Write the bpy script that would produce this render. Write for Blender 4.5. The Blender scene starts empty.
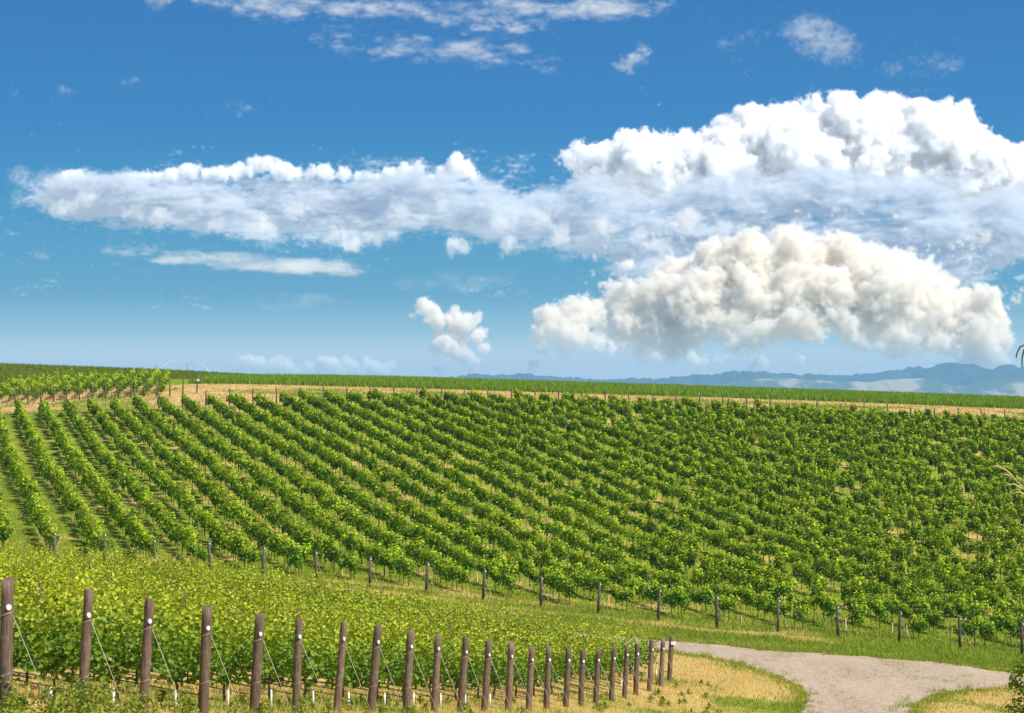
import bpy, bmesh, math, random
import numpy as np
from mathutils import Vector, Matrix, noise
random.seed(11); rng = np.random.default_rng(7)
R = math.radians
sc = bpy.context.scene
COL = sc.collection
# ---------------------------------------------------------------- camera
F, CX, HY = 2000.0, 512.0, 386.0          # focal length in pixels, image centre column, horizon row
cam = bpy.data.cameras.new('camera'); camo = bpy.data.objects.new('camera', cam); COL.objects.link(camo)
cam.sensor_width = 36; cam.lens = F / 1024 * 36
cam.shift_y = (HY - 356.5) / 1024
cam.clip_start = 0.1; cam.clip_end = 120000
camo.location = (0, 0, 0); camo.rotation_euler = (R(90), 0, 0)
sc.camera = camo
# ---------------------------------------------------------------- light
SUN_EL, SUN_AZ = 52.0, 121.0              # azimuth clockwise from +Y
sd = Vector((math.sin(R(SUN_AZ)) * math.cos(R(SUN_EL)), math.cos(R(SUN_AZ)) * math.cos(R(SUN_EL)), math.sin(R(SUN_EL))))
sl = bpy.data.lights.new('sun', 'SUN'); sl.energy = 5.0; sl.angle = R(0.53); sl.color = (1.0, 0.94, 0.83)
so = bpy.data.objects.new('sun', sl); COL.objects.link(so)
so.rotation_euler = sd.to_track_quat('Z', 'Y').to_euler(); so.location = (60, -40, 80)
w = bpy.data.worlds.new('World'); sc.world = w; w.use_nodes = True
nt = w.node_tree; nt.nodes.clear()
def WN(t, **k):
    n = nt.nodes.new(t)
    for a, b in k.items(): setattr(n, a, b)
    return n
wo = WN('ShaderNodeOutputWorld'); bg = WN('ShaderNodeBackground'); bg.inputs[1].default_value = 0.12
sky = WN('ShaderNodeTexSky', sky_type='NISHITA'); sky.sun_disc = False
sky.sun_elevation = R(SUN_EL); sky.sun_rotation = R(SUN_AZ); sky.altitude = 400; sky.dust_density = 0.4; sky.ozone_density = 2.0
tc = WN('ShaderNodeTexCoord'); sx = WN('ShaderNodeSeparateXYZ'); nt.links.new(tc.outputs['Generated'], sx.inputs[0])
rp = WN('ShaderNodeValToRGB'); nt.links.new(sx.outputs[2], rp.inputs[0])
el = rp.color_ramp.elements
SKY = [(-0.02, (0.66, 0.72, 0.74)), (0.012, (0.66, 0.74, 0.77)), (0.026, (0.28, 0.48, 0.57)), (0.045, (0.10, 0.31, 0.46)), (0.09, (0.046, 0.245, 0.45)),
       (0.13, (0.032, 0.185, 0.44)), (0.19, (0.027, 0.148, 0.39)), (0.35, (0.022, 0.11, 0.34)), ]
while len(el) < len(SKY): el.new(0.5)
for e, (p, c) in zip(el, SKY): e.position = max(0, p); e.color = (*[v / 0.12 for v in c], 1)
mr = WN('ShaderNodeMapRange'); mr.inputs[1].default_value = 0.25; mr.inputs[2].default_value = 0.6; nt.links.new(sx.outputs[2], mr.inputs[0])
mx = WN('ShaderNodeMix', data_type='RGBA'); nt.links.new(mr.outputs[0], mx.inputs[0])
nt.links.new(rp.outputs[0], mx.inputs[6]); nt.links.new(sky.outputs[0], mx.inputs[7])
nt.links.new(mx.outputs[2], bg.inputs[0]); nt.links.new(bg.outputs[0], wo.inputs[0])
vs = sc.view_settings; vs.view_transform = 'Standard'; vs.look = 'None'; vs.exposure = 0.33; vs.gamma = 1; vs.use_curve_mapping = False
cy = sc.cycles
cy.max_bounces = 8; cy.diffuse_bounces = 3; cy.glossy_bounces = 2; cy.transmission_bounces = 3; cy.volume_bounces = 1; cy.transparent_max_bounces = 24
cy.use_denoising = True; cy.caustics_reflective = False; cy.caustics_refractive = False
cy.use_adaptive_sampling = True

# ---------------------------------------------------------------- helpers
def tag(o, label=None, cat=None, group=None, kind=None):
    if label: o['label'] = label
    if cat: o['category'] = cat
    if group: o['group'] = group
    if kind: o['kind'] = kind
    return o
def mesh_np(name, V, Fq, mat=None, smooth=False, cols=None, n=4):
    """mesh from numpy arrays: V (k,3), Fq (m,n) indices, optional per-vertex colours"""
    me = bpy.data.meshes.new(name); V = np.ascontiguousarray(V, np.float32); Fq = np.ascontiguousarray(Fq, np.int32)
    me.vertices.add(len(V)); me.vertices.foreach_set('co', V.ravel())
    m, n = Fq.shape
    me.loops.add(m * n); me.loops.foreach_set('vertex_index', Fq.ravel())
    me.polygons.add(m); me.polygons.foreach_set('loop_start', np.arange(0, m * n, n, dtype=np.int32))
    me.polygons.foreach_set('loop_total', np.full(m, n, np.int32))
    me.update(calc_edges=True)
    if smooth: me.shade_smooth()
    if cols is not None:
        a = me.color_attributes.new('tint', 'FLOAT_COLOR', 'POINT')
        c4 = np.ones((len(V), 4), np.float32); c4[:, :3] = cols; a.data.foreach_set('color', c4.ravel())
    if mat: me.materials.append(mat)
    return me
def link(name, me, parent=None, loc=(0, 0, 0), rz=0):
    o = bpy.data.objects.new(name, me); COL.objects.link(o); o.location = loc; o.rotation_euler = (0, 0, rz)
    if parent: o.parent = parent
    return o
def empty(name, loc=(0, 0, 0), rz=0):
    o = bpy.data.objects.new(name, None); COL.objects.link(o); o.location = loc; o.rotation_euler = (0, 0, rz); o.empty_display_size = .2
    return o
class NT:
    def __init__(s, name):
        s.m = bpy.data.materials.new(name); s.m.use_nodes = True; s.t = s.m.node_tree; s.t.nodes.clear()
        s.out = s.n('ShaderNodeOutputMaterial')
    def n(s, typ, props=None, **ins):
        n = s.t.nodes.new(typ)
        for a, b in (props or {}).items(): setattr(n, a, b)
        for k, v in ins.items():
            k = k.replace('_', ' ')
            i = n.inputs[int(k[1:])] if k[0] == 'i' and k[1:].isdigit() else n.inputs[k]
            if isinstance(v, bpy.types.NodeSocket): s.t.links.new(v, i)
            else: i.default_value = v
        return n
    def mix(s, f, a, b, bt='MIX'):
        n = s.n('ShaderNodeMix', dict(data_type='RGBA', blend_type=bt)); 
        for i, v in ((0, f), (6, a), (7, b)):
            if isinstance(v, bpy.types.NodeSocket): s.t.links.new(v, n.inputs[i])
            else: n.inputs[i].default_value = v if i == 0 else (*v, 1)
        return n.outputs[2]
    def math(s, op, a, b=0.0, c=0.0, clamp=False):
        n = s.n('ShaderNodeMath', dict(operation=op, use_clamp=clamp))
        for i, v in enumerate((a, b, c)):
            if isinstance(v, bpy.types.NodeSocket): s.t.links.new(v, n.inputs[i])
            else: n.inputs[i].default_value = v
        return n.outputs[0]
    def rng(s, v, a, b, c=0.0, d=1.0, smooth=True):
        n = s.n('ShaderNodeMapRange', dict(interpolation_type='SMOOTHSTEP' if smooth else 'LINEAR'), i0=v, i1=a, i2=b, i3=c, i4=d); return n.outputs[0]
    def noise(s, vec, scale, detail=4, rough=.55):
        return s.n('ShaderNodeTexNoise', None, Vector=vec, Scale=scale, Detail=detail, Roughness=rough).outputs[0]
    def done(s, sh, vol=False):
        s.t.links.new(sh, s.out.inputs[1 if vol else 0]); return s.m
# ---------------------------------------------------------------- terrain
def zat(py, d): return (HY - py) / F * d
def xat(px, d): return (px - CX) / F * d
# near end posts: centre column and row of the foot, height in pixels (front block of vines)
P1 = np.array([-7.5, 29.5]); P24 = np.array([6.6, 83.5]); NP = 24
foot = [716, 716, 717, 716, 714, 713, 713, 713, 713, 712, 712, 712, 711, 710, 709, 707, 705, 704, 701, 698, 695, 691, 686, 681]
ctl = []
for i in range(NP):
    p = P1 + (P24 - P1) * i / (NP - 1); ctl.append((p[0], p[1], zat(foot[i], p[1])))
FPX = [54, 104, 154, 210, 262, 316, 370, 426, 483, 541, 598, 658, 717, 778, 838, 899, 960, 1022]
FPY = [561, 564, 568, 572, 577, 582, 587, 593, 600, 607, 614, 621, 629, 632, 637, 643, 649, 656]
TH = R(16); DV = np.array([-math.sin(TH), math.cos(TH)]); UV = np.array([math.cos(TH), math.sin(TH)])   # far rows run along DV, are spaced along UV
U0, DU = 7.0, 2.95
FAR = []
for i, (a, b) in enumerate(zip(FPX, FPY)):
    r = (a - CX) / F; u = U0 + DU * i; Y = u / (UV[0] * r + UV[1]); Y = 0.25 * Y + 0.75 * (125 - 15 * i / 17)
    FAR.append((r * Y, Y, zat(b, Y)))
ctl += FAR
for (px, py, d) in [(60, 411, 262), (200, 406, 262), (304, 402, 262), (409, 402, 262), (544, 405, 262), (637, 408, 262), (707, 411, 262), (770, 414, 262), (860, 418, 262), (952, 423, 262), (1010, 426, 262), (-100, 416, 262), (1130, 432, 262),
                    (0, 397, 288), (180, 385, 290), (330, 387, 290), (510, 392, 290), (640, 396, 290), (770, 400, 290), (900, 405, 290), (1024, 410, 290), (-100, 400, 290), (1130, 415, 290),
                    (0, 364, 430), (180, 371, 430), (300, 378, 430), (450, 385.5, 430), (600, 390, 430), (760, 395, 430), (900, 399, 430), (1024, 402, 430), (-120, 359, 430), (1140, 402, 430),
                    (0, 480, 190), (1024, 505, 190), (500, 480, 190), (250, 474, 190), (-80, 594, 92), (60, 588, 92), (240, 604, 90), (420, 632, 89),
                    (670, 643, 98), (770, 651, 97), (850, 656, 96), (930, 664, 94), (1010, 675, 92), (1090, 686, 90), (750, 690, 83), (850, 713, 79), (930, 705, 80), (1010, 690, 86), (700, 713, 77), (1080, 715, 80)]:
    ctl.append((xat(px, d), d, zat(py, d)))
ctl += [(0, 0, -1.75), (-10, 0, -1.0), (10, 0, -2.8), (-20, 30, -3.4), (-25, 60, -6.0), (-45, 95, -7.2), (-34, 60, -5.2), (10, 30, -6.9), (22, 40, -9.4), (11, 50, -10.0), (24, 62, -11.8), (13, 66, -11.9), (3, 15, -4.2), (-8, 12, -3.2), (60, 80, -13.5), (60, 40, -12), (-70, 20, -2), (-60, 150, -8)]
ctl = np.array(ctl, float)
def _tps(r2): return np.where(r2 > 1e-9, .5 * r2 * np.log(np.maximum(r2, 1e-9)), 0)
_S = 50.0; _c = ctl[:, :2] / _S; _n = len(_c)
_K = _tps(((_c[:, None] - _c[None]) ** 2).sum(-1)) + np.eye(_n) * 2e-4; _Pm = np.c_[np.ones(_n), _c]
_A = np.block([[_K, _Pm], [_Pm.T, np.zeros((3, 3))]]); _W = np.linalg.solve(_A, np.r_[ctl[:, 2], 0, 0, 0])
def H(X, Y):
    X = np.asarray(X, float); Y = np.asarray(Y, float); sh = X.shape; X = X.ravel(); Y = Y.ravel(); out = np.empty(len(X))
    for s in range(0, len(X), 20000):
        x = X[s:s + 20000]; y = Y[s:s + 20000]
        # inside the surveyed area the fitted surface, beyond the crest a long fall to the plain
        yy = np.clip(y, -10, 430); lim = 60 + .36 * np.maximum(yy, 0); xx = np.clip(x, -lim, lim)
        q = np.c_[xx, yy] / _S; d2 = ((q[:, None] - _c[None]) ** 2).sum(-1)
        z = _tps(d2) @ _W[:_n] + _W[_n] + q @ _W[_n + 1:]
        e = np.maximum(y - 430, 0); f = np.clip(e / 900, 0, 1); f = f * f * (3 - 2 * f)
        z = z * (1 - f) + (-110) * f - np.minimum(e, 900) * .004
        s2 = np.maximum(-y - 10, 0); z += -np.minimum(s2, 300) * .0 
        out[s:s + 20000] = z
    return out.reshape(sh)
def h1(x, y): return float(H([x], [y])[0])
def wnoise(X, Y, sc_, seed=0):
    """smooth value noise 0..1"""
    g = np.random.default_rng(seed); T = g.random((256, 256)); x = np.asarray(X) / sc_; y = np.asarray(Y) / sc_
    xi = np.floor(x).astype(int); yi = np.floor(y).astype(int); fx = x - xi; fy = y - yi; fx = fx * fx * (3 - 2 * fx); fy = fy * fy * (3 - 2 * fy)
    a = T[xi % 256, yi % 256]; b = T[(xi + 1) % 256, yi % 256]; c = T[xi % 256, (yi + 1) % 256]; d = T[(xi + 1) % 256, (yi + 1) % 256]
    return (a * (1 - fx) + b * fx) * (1 - fy) + (c * (1 - fx) + d * fx) * fy
# axes: fine where the camera looks from near, coarse out to the horizon
def axis(parts):
    out = []
    for a, b, s in parts: out += list(np.arange(a, b, s))
    return np.array(out + [parts[-1][1]])
YS = axis([(-400, -20, 38), (-20, 20, 2.5), (20, 135, .8), (135, 440, 2), (440, 1500, 40), (1500, 6000, 500), (6000, 17000, 1100)])
XS = axis([(-12000, -6000, 1000), (-6000, -1500, 500), (-1500, -200, 60), (-200, -70, 5), (-70, -30, 1.6), (-30, 32, .8), (32, 80, 1.6), (80, 200, 5), (200, 1500, 60), (1500, 6000, 500), (6000, 12000, 1000)])
GX, GY = np.meshgrid(XS, YS, indexing='ij'); GZ = H(GX, GY)
def poly_in(X, Y, P):
    ins = np.zeros(X.shape, bool); j = len(P) - 1
    for i in range(len(P)):
        xi, yi = P[i]; xj, yj = P[j]
        c = ((yi > Y) != (yj > Y)) & (X < (xj - xi) * (Y - yi) / (yj - yi + 1e-12) + xi); ins ^= c; j = i
    return ins
def ground_at(px, py, d0=60, d1=135):
    """the point where the ray through (px, py) meets the ground"""
    d = np.linspace(d0, d1, 700); z = H(xat(px, d), d) - zat(py, d); k = np.where((z[1:] >= 0) & (z[:-1] < 0))[0]
    d_ = d[k[0]] if len(k) else d[int(np.argmin(np.abs(z)))]
    return xat(px, d_), d_
ROADPX = [(560, 632), (620, 636), (672, 641.5), (720, 645), (770, 651), (850, 655.5), (930, 662), (1010, 673), (1100, 688), (1100, 700), (1015, 688), (975, 690), (943, 693), (925, 699), (912, 708), (903, 722), (880, 760), (785, 760), (794, 722), (804, 706), (808, 697), (802, 688),
          (790, 682), (765, 672), (740, 664), (700, 656), (672, 651.5), (620, 646), (560, 640)]
def rt(px, py):
    if 641 <= py <= 712: return ground_at(px, py)
    d = {632: 99.5, 636: 99, 640: 96, 646: 96.5, 722: 76, 760: 62}.get(py, 80); return xat(px, d), d
ROAD = [rt(a, b) for a, b in ROADPX]
def u_of(X, Y): return X * UV[0] + Y * UV[1]
def v_of(X, Y): return X * DV[0] + Y * DV[1]
def y_near(X): return 127 - 15 * (X + 28) / 56.0          # headland line of the far block
def cover(X, Y):
    """0 green grass .. 1 dry straw, plus tilled strip under the vines"""
    n1 = wnoise(X, Y, 3.2, 1); n2 = wnoise(X + 50, Y, 1.1, 2); n3 = wnoise(X, Y, 11, 3); n = .45 * n1 + .25 * n2 + .3 * n3
    dry = np.full(X.shape, .30)
    u = (u_of(X, Y) - U0) / DU; st = np.abs(u - np.round(u)) * DU
    far = (Y > y_near(X) + 1.5) & (Y < 262)
    dry = np.where(far, .14 + .28 * np.exp(-(st / .45) ** 2) + .08 * np.clip((X + 15) / 60, 0, 1), dry)
    dry = np.where((Y > 260) & (Y < 275), .50 + .25 * (X < 0) * (X > -48), dry); dry = np.where((Y >= 275) & (Y < 292), .86, dry)                              # bare track along the top
    dry = np.where((Y > 262) & (Y < 284) & (wnoise(X, Y, 9, 8) > .52), .42, dry)
    t = (Y - 29.5) / 54; xl = -7.5 + t * 14.1
    dry = np.where((Y < 92) & (X < xl + 1.8), .78, dry)
    dry = np.where((Y < 95) & (X >= xl + 1.8), .60, dry)
    hl = (Y >= 96) & (Y < y_near(X) + 1.5); dry = np.where(hl, .14 + .30 * (wnoise(X, Y * 3, 6, 5) > .55), dry)
    dry = np.where(Y > 292, .1, dry)
    return np.clip(dry + (n - .5) * 1.3, 0, 1)
def track_line(X, Y):
    return np.exp(-((Y - (y_near(X) - 6 + 1.0 * np.sin(X / 9))) / 1.2) ** 2) * (X < 14)
DRY = np.clip(cover(GX, GY) + .5 * track_line(GX, GY), 0, 1)
FIELD = (GY > 292).astype(float)
HILL = np.clip((GY - 330 - np.clip((GX + 42) * 1.3, -60, 150)) / 6, 0, 1)
ni, nj = GX.shape
V = np.c_[GX.ravel(), GY.ravel(), GZ.ravel()]
I = np.arange(ni * nj).reshape(ni, nj)
Q = np.stack([I[:-1, :-1], I[1:, :-1], I[1:, 1:], I[:-1, 1:]], -1).reshape(-1, 4)
t = NT('ground cover'); P = t.n('ShaderNodeNewGeometry').outputs['Position']
ac = t.n('ShaderNodeAttribute', dict(attribute_name='tint')); sc3 = t.n('ShaderNodeSeparateColor', None, Color=ac.outputs['Color'])
n1 = t.noise(P, 1.6, 8, .7); n2 = t.noise(P, .35, 6, .6); n3 = t.noise(P, 14, 6, .7)
dr = t.rng(t.math('ADD', sc3.outputs[0], t.math('MULTIPLY', t.math('SUBTRACT', n1, .5), 1.1)), .36, .66)
green = t.mix(t.rng(n2, .3, .7), (.13, .18, .015), (.26, .29, .035))
straw = t.mix(t.rng(n3, .3, .7), (.42, .27, .09), (.60, .43, .17))
sy = t.n('ShaderNodeSeparateXYZ', None, i0=P).outputs[1]
straw = t.mix(t.math('MULTIPLY', t.rng(sy, 256, 266), t.rng(sy, 300, 294)), straw, t.mix(t.rng(n2, .4, .6), (.46, .27, .12), (.58, .40, .19)))
g1 = t.mix(dr, green, straw)
crop = t.mix(t.rng(t.noise(P, .09, 4), .35, .65), (.14, .22, .018), (.20, .27, .025))
hillc = t.mix(t.rng(t.noise(P, .05, 5), .35, .65), (.15, .18, .02), (.18, .20, .028))
g2 = t.mix(sc3.outputs[1], g1, t.mix(sc3.outputs[2], crop, hillc))
plain = t.mix(t.rng(t.noise(P, .002, 5), .42, .58), (.10, .14, .05), (.36, .30, .16))
sp = t.n('ShaderNodeSeparateXYZ', None, i0=P)
g3 = t.mix(t.rng(sp.outputs[1], 480, 900), g2, plain)
bmp = t.n('ShaderNodeBump', None, Strength=.6, Distance=.08, Height=n3).outputs[0]
M_ground = t.done(t.n('ShaderNodeBsdfDiffuse', None, Color=g3, Normal=bmp).outputs[0])
gm = mesh_np('ground', V, Q, M_ground, True, np.c_[DRY.ravel(), FIELD.ravel(), HILL.ravel()])
tag(link('ground', gm), kind='structure')
# gravel road draped over the ground
xs = np.arange(3, 48, .11); ys = np.arange(60, 101, .16); RX, RY = np.meshgrid(xs, ys, indexing='ij')
wob = (wnoise(RX, RY, .8, 21) - .5) * .34 + (wnoise(RX, RY, .3, 22) - .5) * .16
RI = poly_in(RX + wob, RY + wob * 4, ROAD); RZ = H(RX, RY) + .03
ii = np.arange(RX.size).reshape(RX.shape); q = np.stack([ii[:-1, :-1], ii[1:, :-1], ii[1:, 1:], ii[:-1, 1:]], -1); keep = RI[:-1, :-1] & RI[1:, 1:] & RI[1:, :-1] & RI[:-1, 1:]
q = q[keep]; us, inv = np.unique(q, return_inverse=True); Vr = np.c_[RX.ravel(), RY.ravel(), RZ.ravel()][us]
t = NT('gravel'); P = t.n('ShaderNodeNewGeometry').outputs['Position']
st = t.n('ShaderNodeMapping', None, Vector=P, Scale=(1, .35, 1)).outputs[0]
a = t.noise(P, 3.2, 10, .85); b = t.noise(st, .5, 5, .6); vz = t.n('ShaderNodeTexVoronoi', None, Vector=P, Scale=20.0).outputs['Color']
c_tr = t.math('SINE', t.math('MULTIPLY', t.n('ShaderNodeSeparateXYZ', None, i0=P).outputs[1], 1.9))
vb = t.n('ShaderNodeSeparateColor', None, Color=vz).outputs[0]
c = t.mix(t.rng(a, .3, .7), (.23, .175, .12), (.46, .36, .26)); c = t.mix(t.math('MULTIPLY', t.rng(vb, .45, 1), .55), c, (.60, .48, .38)); c = t.mix(t.rng(vb, .0, .25, .5, 0), c, (.20, .15, .12))
c = t.mix(t.math('MULTIPLY', t.rng(b, .40, .70), .45), c, (.50, .38, .28))
c = t.mix(t.math('MULTIPLY', t.rng(t.noise(st, .9, 6, .7), .60, .70), .55), c, (.16, .19, .06))
M_road = t.done(t.n('ShaderNodeBsdfDiffuse', None, Color=c, Normal=t.n('ShaderNodeBump', None, Strength=.8, Distance=.03, Height=a).outputs[0]).outputs[0])
tag(link('gravel_road', mesh_np('gravel_road', Vr, inv.reshape(-1, 4), M_road, True)), kind='structure')
# ---------------------------------------------------------------- mountains
def ridge(name, pts, D, depth, seed, mat, amp, label=None):
    """a range of hills: its crest follows (px, py) at distance D, with spurs falling towards the camera and behind"""
    xs = np.linspace(pts[0][0], pts[-1][0], 420); crest = np.interp(xs, [p[0] for p in pts], [p[1] for p in pts])
    vs_ = np.linspace(-1, 1, 90); X, Vv = np.meshgrid(xs, vs_, indexing='ij')
    top = (zat(crest, D) + 110)[:, None]
    sp_ = wnoise(X * 1.0, Vv * 3, 9, seed) * .5 + wnoise(X, Vv * 3, 3.5, seed + 1) * .25 + wnoise(X, Vv * 3, 1.2, seed + 2) * .12
    fall = (1 - np.abs(Vv) ** 1.1)
    Z = top * fall * (1 + (sp_ - .44) * (1.3 if amp > 13 else .35) * (np.abs(Vv) ** .5)) + (wnoise(X, Vv * 30, 2.0 if amp > 13 else 14, seed + 3) - .5) * amp
    Z = np.where(np.abs(Vv) > .985, -8, Z) - 110
    Yw = D + Vv * depth; Xw = (X - CX) / F * D
    i_ = np.arange(X.size).reshape(X.shape); q_ = np.stack([i_[:-1, :-1], i_[1:, :-1], i_[1:, 1:], i_[:-1, 1:]], -1).reshape(-1, 4)
    o = link(name, mesh_np(name, np.c_[Xw.ravel(), Yw.ravel(), Z.ravel()], q_, mat, True)); tag(o, kind='structure'); return o
t = NT('forested mountain'); P = t.n('ShaderNodeNewGeometry').outputs['Position']
c = t.mix(t.rng(t.noise(P, .004, 7, .65), .46, .54), (.016, .038, .045), (.04, .07, .06)); M_mtn = t.done(t.n('ShaderNodeBsdfDiffuse', None, Color=c).outputs[0])
t = NT('dry grass hills'); P = t.n('ShaderNodeNewGeometry').outputs['Position']
c = t.mix(t.rng(t.noise(t.n('ShaderNodeMapping', None, Vector=P, Scale=(1, .25, 2)).outputs[0], .0028, 6, .6), .46, .54), (.42, .36, .24), (.07, .10, .05)); M_dry = t.done(t.n('ShaderNodeBsdfDiffuse', None, Color=c).outputs[0])
ridge('mountains', [(380, 384), (433, 381), (452, 377), (471, 375), (500, 374), (530, 374.5), (561, 377), (599, 379), (652, 378), (690, 376), (705, 374), (725, 372), (736, 369.5), (750, 371.5), (764, 372), (800, 374), (853, 375), (875, 373), (891, 370.6), (905, 368), (916, 367.6),
                    (937, 366), (950, 364), (962, 362.5), (975, 365), (985, 368.6), (995, 368), (1005, 365), (1020, 366.5), (1060, 361), (1120, 366), (1200, 372)], 13000, 1500, 41, M_mtn, 14)
ridge('hills', [(560, 396), (640, 392), (680, 386), (720, 383), (760, 379), (800, 379.5), (850, 382), (880, 381), (905, 378), (925, 379), (945, 384), (965, 386), (985, 380), (1010, 378), (1060, 377), (1140, 380)], 11300, 500, 77, M_dry, 12)
# ---------------------------------------------------------------- haze: one closed box of thin blue air
bm = bmesh.new(); bmesh.ops.create_cube(bm, size=1.0)
me = bpy.data.meshes.new('haze'); bm.to_mesh(me); bm.free()
hz = bpy.data.objects.new('haze', me); COL.objects.link(hz)
HZ0, HZ1 = -145.0, 172.0
hz.scale = (9000, 15600, HZ1 - HZ0); hz.location = (500, 7300, (HZ0 + HZ1) / 2)
t = NT('haze air'); v = t.n('ShaderNodeVolumePrincipled', None, Color=(.34, .66, 1.0, 1), Density=.88e-4, Anisotropy=.1); t.done(v.outputs[0], True); me.materials.append(t.m)
tag(hz, kind='stuff')
# ---------------------------------------------------------------- materials for plants and posts
def leaf_mat(name, gain=(1, 1, 1), trl=.36, gloss=.015):
    t = NT(name); a = t.n('ShaderNodeAttribute', dict(attribute_name='tint')); oi = t.n('ShaderNodeObjectInfo')
    c = t.mix(1.0, a.outputs['Color'], gain, 'MULTIPLY')
    hv = t.n('ShaderNodeHueSaturation', None, Hue=t.rng(oi.outputs['Random'], 0, 1, .495, .503, False), Value=t.rng(oi.outputs['Random'], 0, 1, .88, 1.12, False), Color=c).outputs[0]
    tc_ = t.mix(1.0, hv, (1.12, 1.2, .4), 'MULTIPLY')
    d = t.n('ShaderNodeBsdfDiffuse', None, Color=hv).outputs[0]; tr = t.n('ShaderNodeBsdfTranslucent', None, Color=tc_).outputs[0]
    s = t.n('ShaderNodeMixShader', None, i0=trl, i1=d, i2=tr).outputs[0]
    g = t.n('ShaderNodeBsdfGlossy', None, Color=(1, 1, 1, 1), Roughness=.5).outputs[0]
    return t.done(t.n('ShaderNodeMixShader', None, i0=gloss, i1=s, i2=g).outputs[0])
M_leaf = leaf_mat('vine leaf'); M_leaf2 = leaf_mat('far vine leaf', (1.32, 1.32, 1), .20, .006); M_grass = leaf_mat('grass blade', (1, 1, 1), .35, .008)
def wood(name, c1, c2, sc_=1.0):
    t = NT(name); P = t.n('ShaderNodeTexCoord').outputs['Object']; m = t.n('ShaderNodeMapping', None, Vector=P, Scale=(26, 26, 2.2)).outputs[0]
    a = t.noise(m, 1.6 * sc_, 7, .7); b = t.noise(P, 3.0, 5, .6); c = t.mix(t.rng(a, .32, .68), c1, c2); c = t.mix(t.math('MULTIPLY', t.rng(b, .5, .75), .6), c, (.42, .35, .30))
    sp = t.n('ShaderNodeSeparateXYZ', None, i0=P).outputs[2]; c = t.mix(t.math('MULTIPLY', t.rng(sp, .25, .0), .5), c, (.22, .17, .10))
    oi = t.n('ShaderNodeObjectInfo').outputs['Random']
    c = t.n('ShaderNodeHueSaturation', None, Value=t.rng(oi, 0, 1, .8, 1.2, False), Color=c).outputs[0]
    return t.done(t.n('ShaderNodeBsdfPrincipled', None, Base_Color=c, Roughness=.85, Normal=t.n('ShaderNodeBump', None, Strength=.9, Distance=.012, Height=a).outputs[0]).outputs[0])
M_wood = wood('weathered post wood', (.085, .050, .033), (.245, .165, .110)); M_wood2 = wood('grey post wood', (.055, .04, .028), (.15, .115, .085))
def plain_mat(name, col, rough=.6, metal=0, var=.0):
    t = NT(name); P = t.n('ShaderNodeTexCoord').outputs['Object']; c = t.mix(t.rng(t.noise(P, 9, 5, .6), .3, .7), tuple(v * (1 - var) for v in col), tuple(min(1, v * (1 + var)) for v in col))
    return t.done(t.n('ShaderNodeBsdfPrincipled', None, Base_Color=c, Roughness=rough, Metallic=metal).outputs[0])
M_disc = plain_mat('white cap', (.82, .82, .80), .35, 0, .04); M_wire = plain_mat('pale wire', (.50, .43, .31), .5, 0, .1); M_pipe = plain_mat('white pipe', (.78, .74, .68), .5, 0, .08)
M_drip = plain_mat('black drip hose', (.02, .018, .016), .5); M_rust = plain_mat('rusty steel', (.13, .06, .035), .8, 0, .4); M_bark = plain_mat('vine bark', (.10, .062, .04), .9, 0, .4)
M_tube = plain_mat('tan grow tube', (.62, .42, .24), .7, 0, .1)
# ---------------------------------------------------------------- geometry helpers
def tube_bm(bm, pts, rads, n=8, cap=True):
    rings = []
    for i, p in enumerate(pts):
        p = Vector(p); a = Vector(pts[max(0, i - 1)]); b = Vector(pts[min(len(pts) - 1, i + 1)]); T = (b - a).normalized()
        U = T.cross(Vector((0, 1, 0))) if abs(T.y) < .9 else T.cross(Vector((1, 0, 0))); U.normalize(); W = T.cross(U)
        rings.append([bm.verts.new(p + (U * math.cos(2 * math.pi * k / n) + W * math.sin(2 * math.pi * k / n)) * rads[i]) for k in range(n)])
    for a, b in zip(rings[:-1], rings[1:]):
        for k in range(n): bm.faces.new((a[k], a[(k + 1) % n], b[(k + 1) % n], b[k]))
    if cap: bm.faces.new(rings[0][::-1]); bm.faces.new(rings[-1])
def bm_mesh(name, bm, mat, smooth=True):
    bmesh.ops.recalc_face_normals(bm, faces=bm.faces); me = bpy.data.meshes.new(name); bm.to_mesh(me); bm.free(); me.materials.append(mat)
    if smooth:
        for p in me.polygons: p.use_smooth = len(p.vertices) <= 4
    return me
def leaves(pos, nrm, size, tint, g, folded=True):
    """leaf blades: pos (k,3), outward direction (k,3), size (k), colour (k,3)"""
    k = len(pos); a = g.standard_normal((k, 3)); nr = nrm + a * .0; nr /= np.linalg.norm(nr, axis=1)[:, None] + 1e-9
    u = np.cross(nr, a); u /= np.linalg.norm(u, axis=1)[:, None] + 1e-9; v = np.cross(nr, u); s = size[:, None]
    if folded:
        f = nr * s * .16
        pts = [pos - v * s * .45, pos + u * s * .52 - v * s * .18 + f, pos + u * s * .36 + v * s * .38 + f, pos + v * s * .58, pos - u * s * .36 + v * s * .38 + f, pos - u * s * .52 - v * s * .18 + f]
        Vv = np.stack(pts, 1).reshape(-1, 3); b = np.arange(k)[:, None] * 6; Fq = np.concatenate([b + [0, 1, 2, 3], b + [0, 3, 4, 5]], 0)
        return Vv, Fq, np.repeat(tint, 6, 0)
    pts = [pos - v * s * .5, pos + u * s * .45, pos + v * s * .5, pos - u * s * .45]
    return np.stack(pts, 1).reshape(-1, 3), (np.arange(k)[:, None] * 4 + [0, 1, 2, 3]), np.repeat(tint, 4, 0)
YEL = np.array([.58, .60, .035]); GRN = np.array([.15, .29, .016]); DKG = np.array([.035, .085, .010])
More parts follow.
